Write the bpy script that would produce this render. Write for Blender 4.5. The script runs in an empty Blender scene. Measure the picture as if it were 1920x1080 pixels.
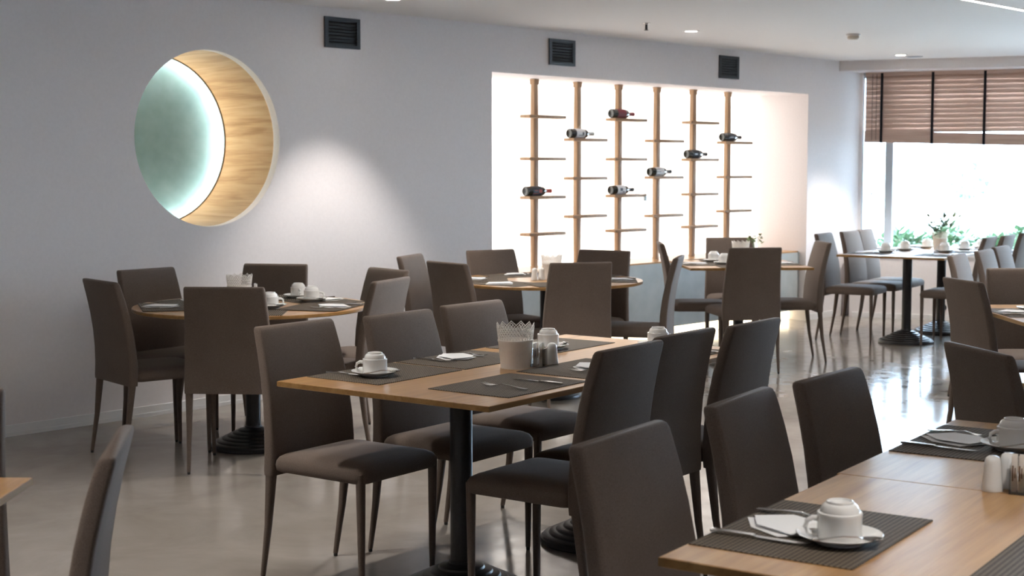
import bpy, math, random
from mathutils import Vector, Matrix
random.seed(7)
S = bpy.context.scene
COL = S.collection
PI = math.pi
R = math.radians

# ------------------------------------------------------------------ camera, world, exposure
# world axes: +X runs along the wine-rack wall towards the window, +Y towards that wall, Z up
cam_d = bpy.data.cameras.new('camera')
cam = bpy.data.objects.new('camera', cam_d); COL.objects.link(cam)
cam.location = (0, 0, 1.47)
cam.rotation_euler = (R(90 - 4.675), 0, R(42.303 - 90))
cam_d.sensor_width = 36; cam_d.lens = 2765 / 1920 * 36
cam_d.clip_start = .05; cam_d.clip_end = 200
cam_d.dof.use_dof = True; cam_d.dof.focus_distance = 5.2; cam_d.dof.aperture_fstop = 6.3
S.camera = cam
w = bpy.data.worlds.new('daylight'); S.world = w; w.use_nodes = True
bg = w.node_tree.nodes['Background']
bg.inputs['Color'].default_value = (.60, .80, 1.0, 1); bg.inputs['Strength'].default_value = 21
S.cycles.transparent_max_bounces = 24; S.cycles.sample_clamp_direct = 8
S.view_settings.view_transform = 'Standard'; S.view_settings.look = 'None'
S.view_settings.exposure = 1.18; S.view_settings.gamma = 1; S.view_settings.use_curve_mapping = False

X0, Y0, XR = -4.0, -4.0, 17.6      # room limits
ZC = 2.507          # ceiling height
WN = 7.424          # wine-rack wall plane (y)
BD = Vector((.33254, -.94309))      # direction of the window wall, from its corner with the left wall
BN = Vector((-.94309, -.33254))     # its normal, into the room
WC = Vector((13.328, 7.424))        # that corner
def wb(s, o=0, z=0):                # a point on the window wall: s along it, o into the room
    p = WC + BD * s + BN * o
    return Vector((p.x, p.y, z))

def spot(name, loc, power, angle, blend=.5, col=(1, .95, .89), size=.05, aim=None):
    d = bpy.data.lights.new(name, 'SPOT'); d.energy = power; d.spot_size = R(angle); d.spot_blend = blend
    d.color = col; d.shadow_soft_size = size
    o = bpy.data.objects.new(name, d); COL.objects.link(o); o.location = loc
    return o
def portal(name, loc, rot, sx, sy):
    d = bpy.data.lights.new(name, 'AREA'); d.shape = 'RECTANGLE'; d.size = sx; d.size_y = sy
    d.cycles.is_portal = True
    o = bpy.data.objects.new(name, d); COL.objects.link(o); o.location = loc; o.rotation_euler = rot
    return o
WIN_L, WIN_R, WIN_B, WIN_T = .03, 6.4, .64, 2.41
pc = wb((WIN_L + WIN_R) / 2, -.15, (WIN_B + WIN_T) / 2)
portal('window_portal', pc, (R(90), 0, math.atan2(BN.y, BN.x) + PI / 2), WIN_R - WIN_L, WIN_T - WIN_B)
DOWN = [(9.325, 6.639), (12.606, 6.609), (6.326, 6.75)]                 # seen in the ceiling
DOWN_ADDED = [(2.2, 4.75), (5.4, 4.75), (8.5, 3.2), (11.6, 3.2), (.3, 2.7), (2.45, .5), (5.75, .2), (8.5, .2)]  # added downlights out of view, placed to fill the tables and chairs
for i, (x, y) in enumerate(DOWN):
    spot('downlight_beam', (x, y, ZC - .03), (40, 95, 62)[i], (76, 80, 82)[i], .55, size=.03)
for x, y in DOWN_ADDED:
    spot('downlight_beam', (x, y, ZC - .03), 62 if y > 2 else 48, 105 if y > 2 else 92, .7, size=.05)  # fill beams of the added, unseen fixtures

# ------------------------------------------------------------------ mesh builder
class MB:
    def __init__(s): s.v = []; s.f = []
    def add(s, vs, fs, M=None):
        b = len(s.v)
        s.v += [tuple(M @ Vector(q)) if M else tuple(q) for q in vs]
        s.f += [tuple(b + i for i in t) for t in fs]
        return s
    def loft(s, rings, caps=(True, True), closed=True, M=None):
        n = len(rings[0]); vs = [p for r in rings for p in r]; fs = []
        for i in range(len(rings) - 1):
            for j in range(n if closed else n - 1):
                k = (j + 1) % n
                fs.append((i * n + j, i * n + k, (i + 1) * n + k, (i + 1) * n + j))
        if caps[0]: fs.append(tuple(range(n - 1, -1, -1)))
        if caps[1]: fs.append(tuple((len(rings) - 1) * n + j for j in range(n)))
        return s.add(vs, fs, M)
    def box(s, a, b, M=None):
        x0, y0, z0 = a; x1, y1, z1 = b
        return s.add([(x0, y0, z0), (x1, y0, z0), (x1, y1, z0), (x0, y1, z0), (x0, y0, z1), (x1, y0, z1), (x1, y1, z1), (x0, y1, z1)],
                     [(3, 2, 1, 0), (4, 5, 6, 7), (0, 1, 5, 4), (1, 2, 6, 5), (2, 3, 7, 6), (3, 0, 4, 7)], M)
    def rbox(s, a, b, r=.01, e=.003, M=None, seg=3):       # rounded-corner slab, chamfered top and bottom
        x0, y0, z0 = a; x1, y1, z1 = b
        cx, cy, w_, d_ = (x0 + x1) / 2, (y0 + y1) / 2, x1 - x0, y1 - y0
        def rg(i, z): return [(cx + x, cy + y, z) for x, y in rrect(w_ - 2 * i, d_ - 2 * i, max(r - i, .0005), seg)]
        return s.loft([rg(e, z0), rg(0, z0 + e), rg(0, z1 - e), rg(e, z1)], M=M)
    def lathe(s, prof, n=32, M=None, close=False):
        rings = [[(r * math.cos(2 * PI * j / n), r * math.sin(2 * PI * j / n), z) for j in range(n)] for r, z in prof]
        if close: rings.append(rings[0])
        return s.loft(rings, (not close, not close), M=M)
    def tube(s, pts, rad, n=8, M=None, caps=True):
        pts = [Vector(p) for p in pts]; rings = []
        for i, p in enumerate(pts):
            t = (pts[min(i + 1, len(pts) - 1)] - pts[max(i - 1, 0)]).normalized()
            a = t.cross(Vector((0, 0, 1)) if abs(t.z) < .9 else Vector((0, 1, 0))).normalized(); b = t.cross(a)
            r = rad[i] if isinstance(rad, (list, tuple)) else rad
            rings.append([tuple(p + (a * math.cos(2 * PI * j / n) + b * math.sin(2 * PI * j / n)) * r) for j in range(n)])
        return s.loft(rings, (caps, caps), M=M)
    def prism(s, poly, z0, z1, M=None):
        n = len(poly)
        return s.loft([[(x, y, z0) for x, y in poly], [(x, y, z1) for x, y in poly]], M=M)
    def mesh(s, name, mat=None, smooth=40):
        me = bpy.data.meshes.new(name); me.from_pydata(s.v, [], s.f); me.validate(); me.update()
        bm_fix(me)
        if smooth:
            me.polygons.foreach_set('use_smooth', [True] * len(me.polygons)); me.set_sharp_from_angle(angle=R(smooth))
        if mat: me.materials.append(mat)
        return me
def bm_fix(me):
    import bmesh
    b = bmesh.new(); b.from_mesh(me); bmesh.ops.recalc_face_normals(b, faces=b.faces); b.to_mesh(me); b.free()
def rrect(w_, d_, r, seg=3):
    o = []
    r = min(r, w_ / 2 - 1e-4, d_ / 2 - 1e-4)
    for cx, cy, a0 in ((w_ / 2 - r, d_ / 2 - r, 0), (-w_ / 2 + r, d_ / 2 - r, 90), (-w_ / 2 + r, -d_ / 2 + r, 180), (w_ / 2 - r, -d_ / 2 + r, 270)):
        for k in range(seg + 1):
            a = R(a0 + 90 * k / seg); o.append((cx + r * math.cos(a), cy + r * math.sin(a)))
    return o

# ------------------------------------------------------------------ objects
def tag(o, label=None, cat=None, group=None, kind=None):
    if label: o['label'] = label
    if cat: o['category'] = cat
    if group: o['group'] = group
    if kind: o['kind'] = kind
    return o
def link(name, me, parent=None, loc=None, rotz=None):
    o = bpy.data.objects.new(name, me); COL.objects.link(o)
    if parent: o.parent = parent
    if loc is not None: o.location = loc
    if rotz is not None: o.rotation_euler = (0, 0, rotz)
    return o
def obj(name, mb, mat, parent=None, smooth=40, loc=None, rotz=None):
    return link(name, mb.mesh(name, mat, smooth), parent, loc, rotz)
def thing(name, label, cat, loc=(0, 0, 0), rotz=0, group=None):
    o = link(name, None, None, loc, rotz); o.empty_display_size = .05
    return tag(o, label, cat, group)
def struct(name, mb, mat, smooth=30): return tag(obj(name, mb, mat, None, smooth), kind='structure')
def kids(o): return [c for c in bpy.data.objects if c.parent == o]
TREE = {}
def dup(root, loc, rotz, label, group=None):
    if root.name not in TREE: TREE[root.name] = [(c, kids(c)) for c in kids(root)]
    r = root.copy(); COL.objects.link(r); r.location = loc; r.rotation_euler = (0, 0, rotz); r['label'] = label
    if group: r['group'] = group
    for ch, gs in TREE[root.name]:
        c = ch.copy(); COL.objects.link(c); c.parent = r
        for g in gs:
            d = g.copy(); COL.objects.link(d); d.parent = c
    return r

# ------------------------------------------------------------------ materials
def mat(name): 
    m = bpy.data.materials.new(name); m.use_nodes = True
    nt = m.node_tree; p = nt.nodes['Principled BSDF']
    return m, nt, p
def N(nt, t, **kw):
    n = nt.nodes.new(t)
    for k, v in kw.items():
        if k in n.inputs: n.inputs[k].default_value = v
        else: setattr(n, k, v)
    return n
def coords(nt, scale=(1, 1, 1), kind='Object'):
    t = N(nt, 'ShaderNodeTexCoord'); m = N(nt, 'ShaderNodeMapping'); m.inputs['Scale'].default_value = scale
    nt.links.new(t.outputs[kind], m.inputs['Vector']); return m.outputs['Vector']
def ramp(nt, fac, stops):
    r = N(nt, 'ShaderNodeValToRGB'); e = r.color_ramp.elements
    e[0].position, e[0].color = stops[0][0], (*stops[0][1], 1); e[1].position, e[1].color = stops[-1][0], (*stops[-1][1], 1)
    for p, c in stops[1:-1]:
        x = e.new(p); x.color = (*c, 1)
    nt.links.new(fac, r.inputs['Fac']); return r.outputs['Color']
def bump(nt, p, h, strength=.2, dist=.01):
    b = N(nt, 'ShaderNodeBump'); b.inputs['Strength'].default_value = strength; b.inputs['Distance'].default_value = dist
    nt.links.new(h, b.inputs['Height']); nt.links.new(b.outputs['Normal'], p.inputs['Normal'])
def plain(name, col, rough=.5, metal=0, spec=.5, coat=0):
    m, nt, p = mat(name); p.inputs['Base Color'].default_value = (*col, 1); p.inputs['Roughness'].default_value = rough
    p.inputs['Metallic'].default_value = metal; p.inputs['Specular IOR Level'].default_value = spec; p.inputs['Coat Weight'].default_value = coat
    return m
def noisy(name, c0, c1, scale, rough=.6, bs=.1, bd=.005, detail=6, spec=.3, stretch=(1, 1, 1)):
    m, nt, p = mat(name); v = coords(nt, stretch)
    n = N(nt, 'ShaderNodeTexNoise'); n.inputs['Scale'].default_value = scale; n.inputs['Detail'].default_value = detail
    nt.links.new(v, n.inputs['Vector']); nt.links.new(ramp(nt, n.outputs['Fac'], [(.3, c0), (.7, c1)]), p.inputs['Base Color'])
    p.inputs['Roughness'].default_value = rough; p.inputs['Specular IOR Level'].default_value = spec
    if bs: bump(nt, p, n.outputs['Fac'], bs, bd)
    return m
def emit(name, col, strength):
    m, nt, p = mat(name); p.inputs['Base Color'].default_value = (*col, 1)
    p.inputs['Emission Color'].default_value = (*col, 1); p.inputs['Emission Strength'].default_value = strength
    return m
def oak(name, c0, c1, c2, axis=0, scale=1.0, rough=.42, spec=.35):
    m, nt, p = mat(name)
    st = [9, 9, 9]; st[axis] = .7
    v = coords(nt, [q * scale for q in st])
    n = N(nt, 'ShaderNodeTexNoise'); n.inputs['Scale'].default_value = 3.2; n.inputs['Detail'].default_value = 8; n.inputs['Distortion'].default_value = .6
    nt.links.new(v, n.inputs['Vector'])
    st2 = [60, 60, 60]; st2[axis] = 2.2
    v2 = coords(nt, [q * scale for q in st2])
    n2 = N(nt, 'ShaderNodeTexNoise'); n2.inputs['Scale'].default_value = 3.; n2.inputs['Detail'].default_value = 4
    nt.links.new(v2, n2.inputs['Vector'])
    mx = N(nt, 'ShaderNodeMath', operation='MULTIPLY_ADD'); mx.inputs[1].default_value = .35
    nt.links.new(n2.outputs['Fac'], mx.inputs[0]); nt.links.new(n.outputs['Fac'], mx.inputs[2])
    nt.links.new(ramp(nt, mx.outputs[0], [(.45, c0), (.68, c1), (.9, c2)]), p.inputs['Base Color'])
    p.inputs['Roughness'].default_value = rough; p.inputs['Specular IOR Level'].default_value = spec
    bump(nt, p, n2.outputs['Fac'], .06, .002)
    return m
M_wall = noisy('wall_paint', (.745, .70, .692), (.775, .73, .722), 60, .75, .08, .002, spec=.2)
M_ceil = noisy('ceiling_paint', (.76, .735, .715), (.78, .755, .735), 40, .8, .05, .002, spec=.2)
M_white = plain('white_trim', (.78, .77, .76), .45, spec=.3)
M_fabric, nt, p = mat('taupe_fabric')
v = coords(nt, (1, 1, 1))
n1 = N(nt, 'ShaderNodeTexNoise'); n1.inputs['Scale'].default_value = 480; n1.inputs['Detail'].default_value = 3; nt.links.new(v, n1.inputs['Vector'])
n2 = N(nt, 'ShaderNodeTexNoise'); n2.inputs['Scale'].default_value = 6; n2.inputs['Detail'].default_value = 3; nt.links.new(v, n2.inputs['Vector'])
mx = N(nt, 'ShaderNodeMath', operation='MULTIPLY_ADD'); mx.inputs[1].default_value = .25; nt.links.new(n2.outputs['Fac'], mx.inputs[0]); nt.links.new(n1.outputs['Fac'], mx.inputs[2])
nt.links.new(ramp(nt, mx.outputs[0], [(.35, (.080, .058, .046)), (.9, (.172, .132, .109))]), p.inputs['Base Color'])
p.inputs['Roughness'].default_value = .85; p.inputs['Specular IOR Level'].default_value = .2
p.inputs['Sheen Weight'].default_value = .12; p.inputs['Sheen Roughness'].default_value = .5; p.inputs['Sheen Tint'].default_value = (.85, .76, .70, 1)
bump(nt, p, n1.outputs['Fac'], .25, .001)
M_glide = plain('black_plastic', (.015, .015, .015), .5)
M_oak = oak('oak_veneer_along_x', (.30, .15, .053), (.41, .222, .085), (.495, .29, .122), 0, rough=.30, spec=.5)
M_oaks = oak('oak_post', (.30, .18, .095), (.40, .255, .145), (.48, .32, .195), 2, rough=.55)
M_oakr = oak('oak_niche_lining', (.38, .22, .10), (.52, .335, .17), (.60, .41, .23), 1, .8, rough=.5)
M_edge = oak('oak_edge_band', (.24, .125, .038), (.31, .168, .055), (.37, .21, .075), 0, rough=.5)
M_black = noisy('black_cast_iron', (.010, .010, .012), (.018, .018, .021), 120, .38, .1, .001, spec=.5)
M_dark = plain('dark_grey_metal', (.017, .02, .025), .5)
M_darker = plain('black_metal', (.008, .009, .010), .6)
M_porc = plain('white_porcelain', (.80, .785, .76), .12, spec=.5, coat=.3)
M_pot = noisy('white_enamel', (.86, .80, .74), (.89, .84, .78), 90, .45, .04, .001)
M_paper = plain('white_paper', (.88, .87, .87), .85, spec=.1)
M_steel = plain('stainless_steel', (.62, .61, .60), .18, 1)
M_counter = noisy('grey_microcement', (.36, .395, .40), (.46, .49, .49), 5, .55, .1, .003, 8)
M_disc = noisy('teal_plaster', (.115, .195, .20), (.165, .25, .255), 7, .8, .15, .004, 9, spec=.15)
M_panel = emit('backlit_panel', (1, .955, .90), 1.0)
M_toe = emit('toe_kick_light', (1, .86, .62), 1.6)
M_led = emit('niche_led', (1, .96, .88), 22)
M_ledw = emit('niche_warm_led', (1, .80, .50), 16)
M_lin = emit('linear_led', (1, .96, .90), 25)
M_lamp = emit('lamp_lens', (1, .95, .88), 25)
M_slat = oak('blind_wood', (.46, .32, .255), (.56, .405, .33), (.62, .46, .385), 0, rough=.5)
M_tape = plain('black_tape', (.012, .013, .018), .9, spec=.1)
M_frame = plain('window_frame_grey', (.42, .46, .50), .4)
M_leaf = noisy('leaf_green', (.075, .14, .075), (.15, .22, .12), 30, .55, 0)
M_leafp = noisy('sprig_green', (.13, .22, .07), (.30, .40, .18), 30, .55, 0)
M_petal = plain('white_petal', (.85, .85, .80), .7)
M_ground = noisy('terrace_paving', (.55, .55, .53), (.65, .65, .62), 4, .8, .05)
M_seam = plain('fabric_seam', (.085, .07, .062), .95, spec=.1)
# floor: polished concrete
M_floor, nt, p = mat('polished_concrete'); v = coords(nt, (1, 1, 1))
n1 = N(nt, 'ShaderNodeTexNoise'); n1.inputs['Scale'].default_value = 1.6; n1.inputs['Detail'].default_value = 10; n1.inputs['Roughness'].default_value = .62; n1.inputs['Distortion'].default_value = .7
n2 = N(nt, 'ShaderNodeTexNoise'); n2.inputs['Scale'].default_value = 9; n2.inputs['Detail'].default_value = 6
n3 = N(nt, 'ShaderNodeTexNoise'); n3.inputs['Scale'].default_value = 5; n3.inputs['Detail'].default_value = 3
for n in (n1, n2, n3): nt.links.new(v, n.inputs['Vector'])
nt.links.new(ramp(nt, n1.outputs['Fac'], [(.28, (.215, .185, .155)), (.5, (.272, .238, .205)), (.72, (.33, .293, .257))]), p.inputs['Base Color'])
rr_ = ramp(nt, n2.outputs['Fac'], [(.3, (.09, .09, .09)), (.75, (.20, .20, .20))]); nt.links.new(rr_, p.inputs['Roughness'])
p.inputs['Specular IOR Level'].default_value = .30
bump(nt, p, n3.outputs['Fac'], .06, .008)
# placemat: woven vinyl
M_mat, nt, p = mat('woven_vinyl')
v = coords(nt, (1, 1, 1))
wv = N(nt, 'ShaderNodeTexWave', bands_direction='X'); wv.inputs['Scale'].default_value = 29; nt.links.new(v, wv.inputs['Vector'])
wv2 = N(nt, 'ShaderNodeTexWave', bands_direction='Y'); wv2.inputs['Scale'].default_value = 29; nt.links.new(v, wv2.inputs['Vector'])
hv = N(nt, 'ShaderNodeMath', operation='MULTIPLY_ADD'); hv.inputs[1].default_value = .55; hv.inputs[2].default_value = .45; nt.links.new(wv2.outputs['Fac'], hv.inputs[0])
mm = N(nt, 'ShaderNodeMath', operation='MULTIPLY'); nt.links.new(wv.outputs['Fac'], mm.inputs[0]); nt.links.new(hv.outputs[0], mm.inputs[1])
nt.links.new(ramp(nt, mm.outputs[0], [(.22, (.010, .0075, .006)), (.75, (.27, .212, .158))]), p.inputs['Base Color'])
p.inputs['Roughness'].default_value = .7; p.inputs['Specular IOR Level'].default_value = .2
bump(nt, p, mm.outputs[0], .5, .002)
# clear panes
def glassy(name, tint=(1, 1, 1), fac=.08):
    m, nt, p = mat(name); nt.nodes.remove(p); out = nt.nodes['Material Output']
    tr = N(nt, 'ShaderNodeBsdfTransparent'); tr.inputs['Color'].default_value = (*tint, 1)
    gl = N(nt, 'ShaderNodeBsdfGlossy'); gl.inputs['Roughness'].default_value = .03
    fr = N(nt, 'ShaderNodeFresnel'); fr.inputs['IOR'].default_value = 1.45
    ms = N(nt, 'ShaderNodeMixShader'); nt.links.new(fr.outputs[0], ms.inputs[0]); nt.links.new(tr.outputs[0], ms.inputs[1]); nt.links.new(gl.outputs[0], ms.inputs[2])
    nt.links.new(ms.outputs[0], out.inputs['Surface']); return m
M_glass = glassy('window_glass', (.97, .985, 1)); M_acry = glassy('clear_acrylic', (.975, .975, .97))
M_btl = plain('dark_bottle_glass', (.010, .016, .014), .08, spec=.6, coat=.5)
M_lab_w = noisy('cream_label', (.74, .73, .72), (.80, .79, .78), 25, .7, 0)
M_lab_r = plain('wine_red_label', (.20, .018, .03), .6)
M_lab_k = plain('black_label', (.022, .024, .028), .6)
M_ink = plain('label_ink', (.10, .10, .11), .8); M_inkr = plain('red_ink', (.45, .06, .03), .6); M_inkw = plain('pale_ink', (.55, .55, .58), .6)
M_cap = {'red': plain('red_capsule', (.50, .06, .035), .35), 'white': plain('pale_capsule', (.62, .66, .64), .35), 'wine': plain('wine_capsule', (.25, .03, .05), .35), 'black': plain('black_capsule', (.02, .02, .022), .35)}
M_packet = noisy('sugar_packet_paper', (.74, .66, .57), (.86, .80, .74), 40, .8, 0)

# ------------------------------------------------------------------ room shell
m = MB(); m.box((X0, Y0, -.1), (XR, WN + .62, 0)); struct('floor', m, M_floor)
m = MB(); m.box((X0, Y0, ZC), (XR, WN + .62, ZC + .1)); struct('ceiling', m, M_ceil)
# the left wall with its round opening and the recess for the wine rack
CU, CZ, CR = 5.43, 1.645, .535
NL, NR, NT_, ND = 7.94, 12.35, 2.166, .57
m = MB()
def wq(u0, u1, z0, z1): m.add([(u0, WN, z0), (u1, WN, z0), (u1, WN, z1), (u0, WN, z1)], [(0, 1, 2, 3)])
wq(X0, 4.7, 0, ZC); wq(6.16, NL, 0, ZC); wq(NL, NR, NT_, ZC); wq(NR, WC.x + .3, 0, ZC)
K = 96; inner = []; outer = []
for k in range(K):
    a = 2 * PI * k / K; c, s_ = math.cos(a), math.sin(a)
    inner.append((CU + CR * c, WN, CZ + CR * s_))
    t = min([(6.16 - CU) / c if c > 1e-9 else 9, (4.7 - CU) / c if c < -1e-9 else 9, (ZC - CZ) / s_ if s_ > 1e-9 else 9, (0 - CZ) / s_ if s_ < -1e-9 else 9])
    outer.append((CU + t * c, WN, CZ + t * s_))
for cu, cz in ((6.16, ZC), (4.7, ZC), (4.7, 0), (6.16, 0)):     # snap the nearest samples onto the block's corners
    k = min(range(K), key=lambda i: (outer[i][0] - cu) ** 2 + (outer[i][2] - cz) ** 2); outer[k] = (cu, WN, cz)
m.loft([outer, inner, [(x, WN + .06, z) for x, _, z in inner]], (False, False))
# recess reveals
m.box((NL - .05, WN + .001, 0), (NL, WN + ND, NT_)); m.box((NR, WN + .001, 0), (NR + .05, WN + ND, NT_)); m.box((NL - .05, WN + .001, NT_), (NR + .05, WN + ND, NT_ + .05))
struct('wall_left', m, M_wall, 20)
m = MB(); m.box((X0 - .1, Y0, 0), (X0, WN, ZC)); struct('wall_back', m, M_wall)
m = MB(); m.box((X0, Y0 - .1, 0), (XR, Y0, ZC)); struct('wall_right', m, M_wall)
def slab(mb, s0, s1, o0, o1, z0, z1):       # a box in window-wall coordinates
    q = [wb(s, o) for s, o in ((s0, o0), (s1, o0), (s1, o1), (s0, o1))]
    mb.loft([[(p.x, p.y, z0) for p in q], [(p.x, p.y, z1) for p in q]])
SR = 12.2
FO = (WC.x - 12.914) * -BN.x              # depth of the bulkhead and the ledge in front of the window wall
m = MB(); slab(m, -.3, WIN_L, 0, -.2, 0, ZC); slab(m, WIN_R, SR, 0, -.2, 0, ZC); slab(m, WIN_L, WIN_R, 0, -.2, 0, WIN_B); slab(m, WIN_L, WIN_R, 0, -.2, WIN_T, ZC)
struct('wall_window', m, M_wall)
m = MB(); slab(m, -.4, SR, -.0, FO, 2.409, ZC); struct('trim_1', m, M_wall)      # bulkhead over the window
m = MB(); slab(m, -.0, SR, 0.002, FO, 0, .61); struct('trim_2', m, M_wall)       # low ledge under the window
m = MB(); slab(m, -.05, SR, 0.002, FO + .012, .61, .642); struct('trim_3', m, M_white)
m = MB(); m.box((X0, WN - .014, 0), (NL, WN - .0005, .062)); m.box((X0, WN - .018, .0), (NL, WN - .014, .022)); struct('baseboard_left', m, M_white)
m = MB(); m.box((NR, WN - .014, 0), (12.9, WN - .0005, .062)); struct('trim_4', m, M_white)
m = MB(); slab(m, .03, SR, FO, FO + .012, 0, .05); struct('baseboard_window', m, M_white)
# window: frame parts, pane
win = link('window_1', None); tag(win, kind='structure')
def wpart(name, s0, s1, z0, z1, mt=M_frame, o0=-.10, o1=-.02):
    q = MB(); slab(q, s0, s1, o0, o1, z0, z1); return obj(name, q, mt, win)
wpart('frame_post', .257, .335, WIN_B, WIN_T); wpart('frame_post', WIN_L - .02, WIN_L + .012, WIN_B, WIN_T); wpart('frame_post', 3.3, 3.37, WIN_B, WIN_T); wpart('frame_post', WIN_R - .07, WIN_R, WIN_B, WIN_T)
wpart('bottom_rail', WIN_L + .012, .257, WIN_B, WIN_B + .03); wpart('top_rail', WIN_L + .012, .257, WIN_T - .05, WIN_T); wpart('bottom_rail', .335, WIN_R - .07, WIN_B, WIN_B + .03); wpart('top_rail', .335, WIN_R - .07, WIN_T - .05, WIN_T)
wpart('glass_pane', WIN_L + .012, .257, WIN_B + .03, WIN_T - .05, M_glass, -.065, -.059); wpart('glass_pane', .335, 3.3, WIN_B + .03, WIN_T - .05, M_glass, -.065, -.059); wpart('glass_pane', 3.37, WIN_R - .07, WIN_B + .03, WIN_T - .05, M_glass, -.065, -.059)
# sockets and small fittings on the window side
q = MB(); c = wb(.235, .0, 1.17)
ro = math.atan2(BN.y, BN.x)
Mx = lambda s, o, z: Matrix.Translation(wb(s, o, z)) @ Matrix.Rotation(ro, 4, 'Z') @ Matrix.Rotation(R(90), 4, 'Y')
t = thing('pane_knob', 'tiny dark knob on the narrow window pane beside the corner', 'knob', wb(.125, -.058, 1.205), ro)
q = MB(); q.lathe([(.010, 0), (.010, .004), (.004, .006), (.004, .02), (.008, .022), (.006, .026)], 12, Matrix.Rotation(R(90), 4, 'Y')); obj('peg', q, M_dark, t)
ps = WC + BN * FO
sv = (Vector((13.2574, 6.4502)) - Vector((12.914, 7.424))).dot(BD)
t = thing('floor_socket', 'round black socket in the low wall under the window', 'socket', (12.914 + BD.x * sv + BN.x * .0, 7.424 + BD.y * sv, .125), ro)
q = MB(); q.lathe([(.034, 0), (.034, .004), (.030, .007), (.024, .007), (.022, .003), (.001, .003)], 20, Matrix.Rotation(R(90), 4, 'Y')); obj('plate', q, M_darker, t)
q = MB(); q.lathe([(.006, .003), (.006, .006)], 10, Matrix.Translation((0, .009, 0)) @ Matrix.Rotation(R(90), 4, 'Y')); q.lathe([(.006, .003), (.006, .006)], 10, Matrix.Translation((0, -.009, 0)) @ Matrix.Rotation(R(90), 4, 'Y')); obj('contact', q, M_dark, t)

# ------------------------------------------------------------------ wooden blind
bl = thing('wooden_blind', 'brown wooden slatted blind with black tapes, half raised over the window', 'blind', wb(0, .04, 0), math.atan2(BD.y, BD.x))
# local: x along the window wall, y out of the room, z up
BL0, BL1, PT = .065, 2.15, .0465
q = MB(); q.box((BL0, -.03, 2.372), (BL1, .03, 2.408)); obj('headrail', q, M_slat, bl)
q = MB()
hw, th = .0255, .003
prof = [(-hw, 0), (-hw * .5, .0035), (0, .0045), (hw * .5, .0035), (hw, 0), (hw, -th), (hw * .5, .0035 - th), (0, .0045 - th), (-hw * .5, .0035 - th), (-hw, -th)]
q.loft([[(BL0, y, z) for y, z in prof], [(BL1, y, z) for y, z in prof]])
slat_me = q.mesh('slat', M_slat, 30)
tilts = {1: 66, 4: 60, 11: 68}
for i in range(12):
    z = 2.350 - PT * i
    o = link('slat', slat_me, bl, (0, 0, z)); o.rotation_euler = (R(tilts.get(i, 74)) , 0, 0)
q = MB()
def stk(x, k): return 1.722 - .027 * x + .0165 * k
for k in range(7):
    q.loft([[(BL0 - .004, -.027, stk(BL0, k)), (BL0 - .004, .027, stk(BL0, k)), (BL0 - .004, .027, stk(BL0, k) + (.012 if k else .02)), (BL0 - .004, -.027, stk(BL0, k) + (.012 if k else .02))],
            [(BL1, -.027, stk(BL1, k)), (BL1, .027, stk(BL1, k)), (BL1, .027, stk(BL1, k) + (.012 if k else .02)), (BL1, -.027, stk(BL1, k) + (.012 if k else .02))]])
    if k < 6: q.loft([[(BL0, -.022, stk(BL0, k) + .01), (BL0, .022, stk(BL0, k) + .01), (BL0, .022, stk(BL0, k + 1)), (BL0, -.022, stk(BL0, k + 1))], [(BL1, -.022, stk(BL1, k) + .01), (BL1, .022, stk(BL1, k) + .01), (BL1, .022, stk(BL1, k + 1)), (BL1, -.022, stk(BL1, k + 1))]])
obj('stacked_slats', q, M_slat, bl, 20)
for k in range(4):
    x = .225 + .488 * k
    zb = 1.722 - .027 * x - .002
    q = MB(); q.box((x - .013, -.0305, zb), (x + .013, -.0285, 2.40)); q.box((x - .013, -.0305, zb - .002), (x + .013, .03, zb)); q.box((x - .013, .0285, zb), (x + .013, .0305, 2.40)); obj('ladder_tape', q, M_tape, bl, 0)
for x in (.135, .175):
    q = MB(); q.tube([(x, -.033, 2.39), (x, -.033, 1.74)], .0022, 6); obj('cord', q, M_tape, bl)

# ------------------------------------------------------------------ round niche
rn = thing('round_niche', 'round lit wall niche with oak lining and teal back disc', 'wall niche', (CU, WN, CZ))
Mr = Matrix.Rotation(R(-90), 4, 'X')     # lathe axis -> +y
DP = .56
q = MB(); q.lathe([(CR, .0605), (CR, DP), (CR + .012, DP), (CR + .012, .0605)], 96, Mr, True); obj('oak_lining', q, M_oakr, rn)
q = MB(); q.lathe([(CR - .006, DP + .001), (CR - .006, DP + .010), (CR + .010, DP + .010), (CR + .010, DP + .001)], 96, Mr, True); obj('dark_trim_ring', q, plain('dark_walnut', (.10, .05, .02), .5), rn)
q = MB(); q.lathe([(.0005, DP + .092), (CR + .075, DP + .092), (CR + .075, DP + .12), (.0005, DP + .12)], 96, Mr); tag(obj('back_disc', q, M_disc, rn), 'teal plaster disc')
q = MB(); q.lathe([(CR + .0735, DP + .0105), (CR + .0735, DP + .090), (CR + .08, DP + .090), (CR + .08, DP + .0105)], 96, Mr, True); obj('slot_wall', q, M_white, rn)
q = MB(); q.lathe([(CR + .045, DP + .035), (CR + .045, DP + .055), (CR + .055, DP + .055), (CR + .055, DP + .035)], 96, Mr, True); tag(obj('light_strip', q, M_led, rn), 'cool white light strip')
q = MB(); q.lathe([(CR + .013, DP - .02), (CR + .013, DP + .0), (CR + .072, DP + .0), (CR + .072, DP - .02)], 96, Mr, True); obj('slot_rim', q, M_white, rn)

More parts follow.
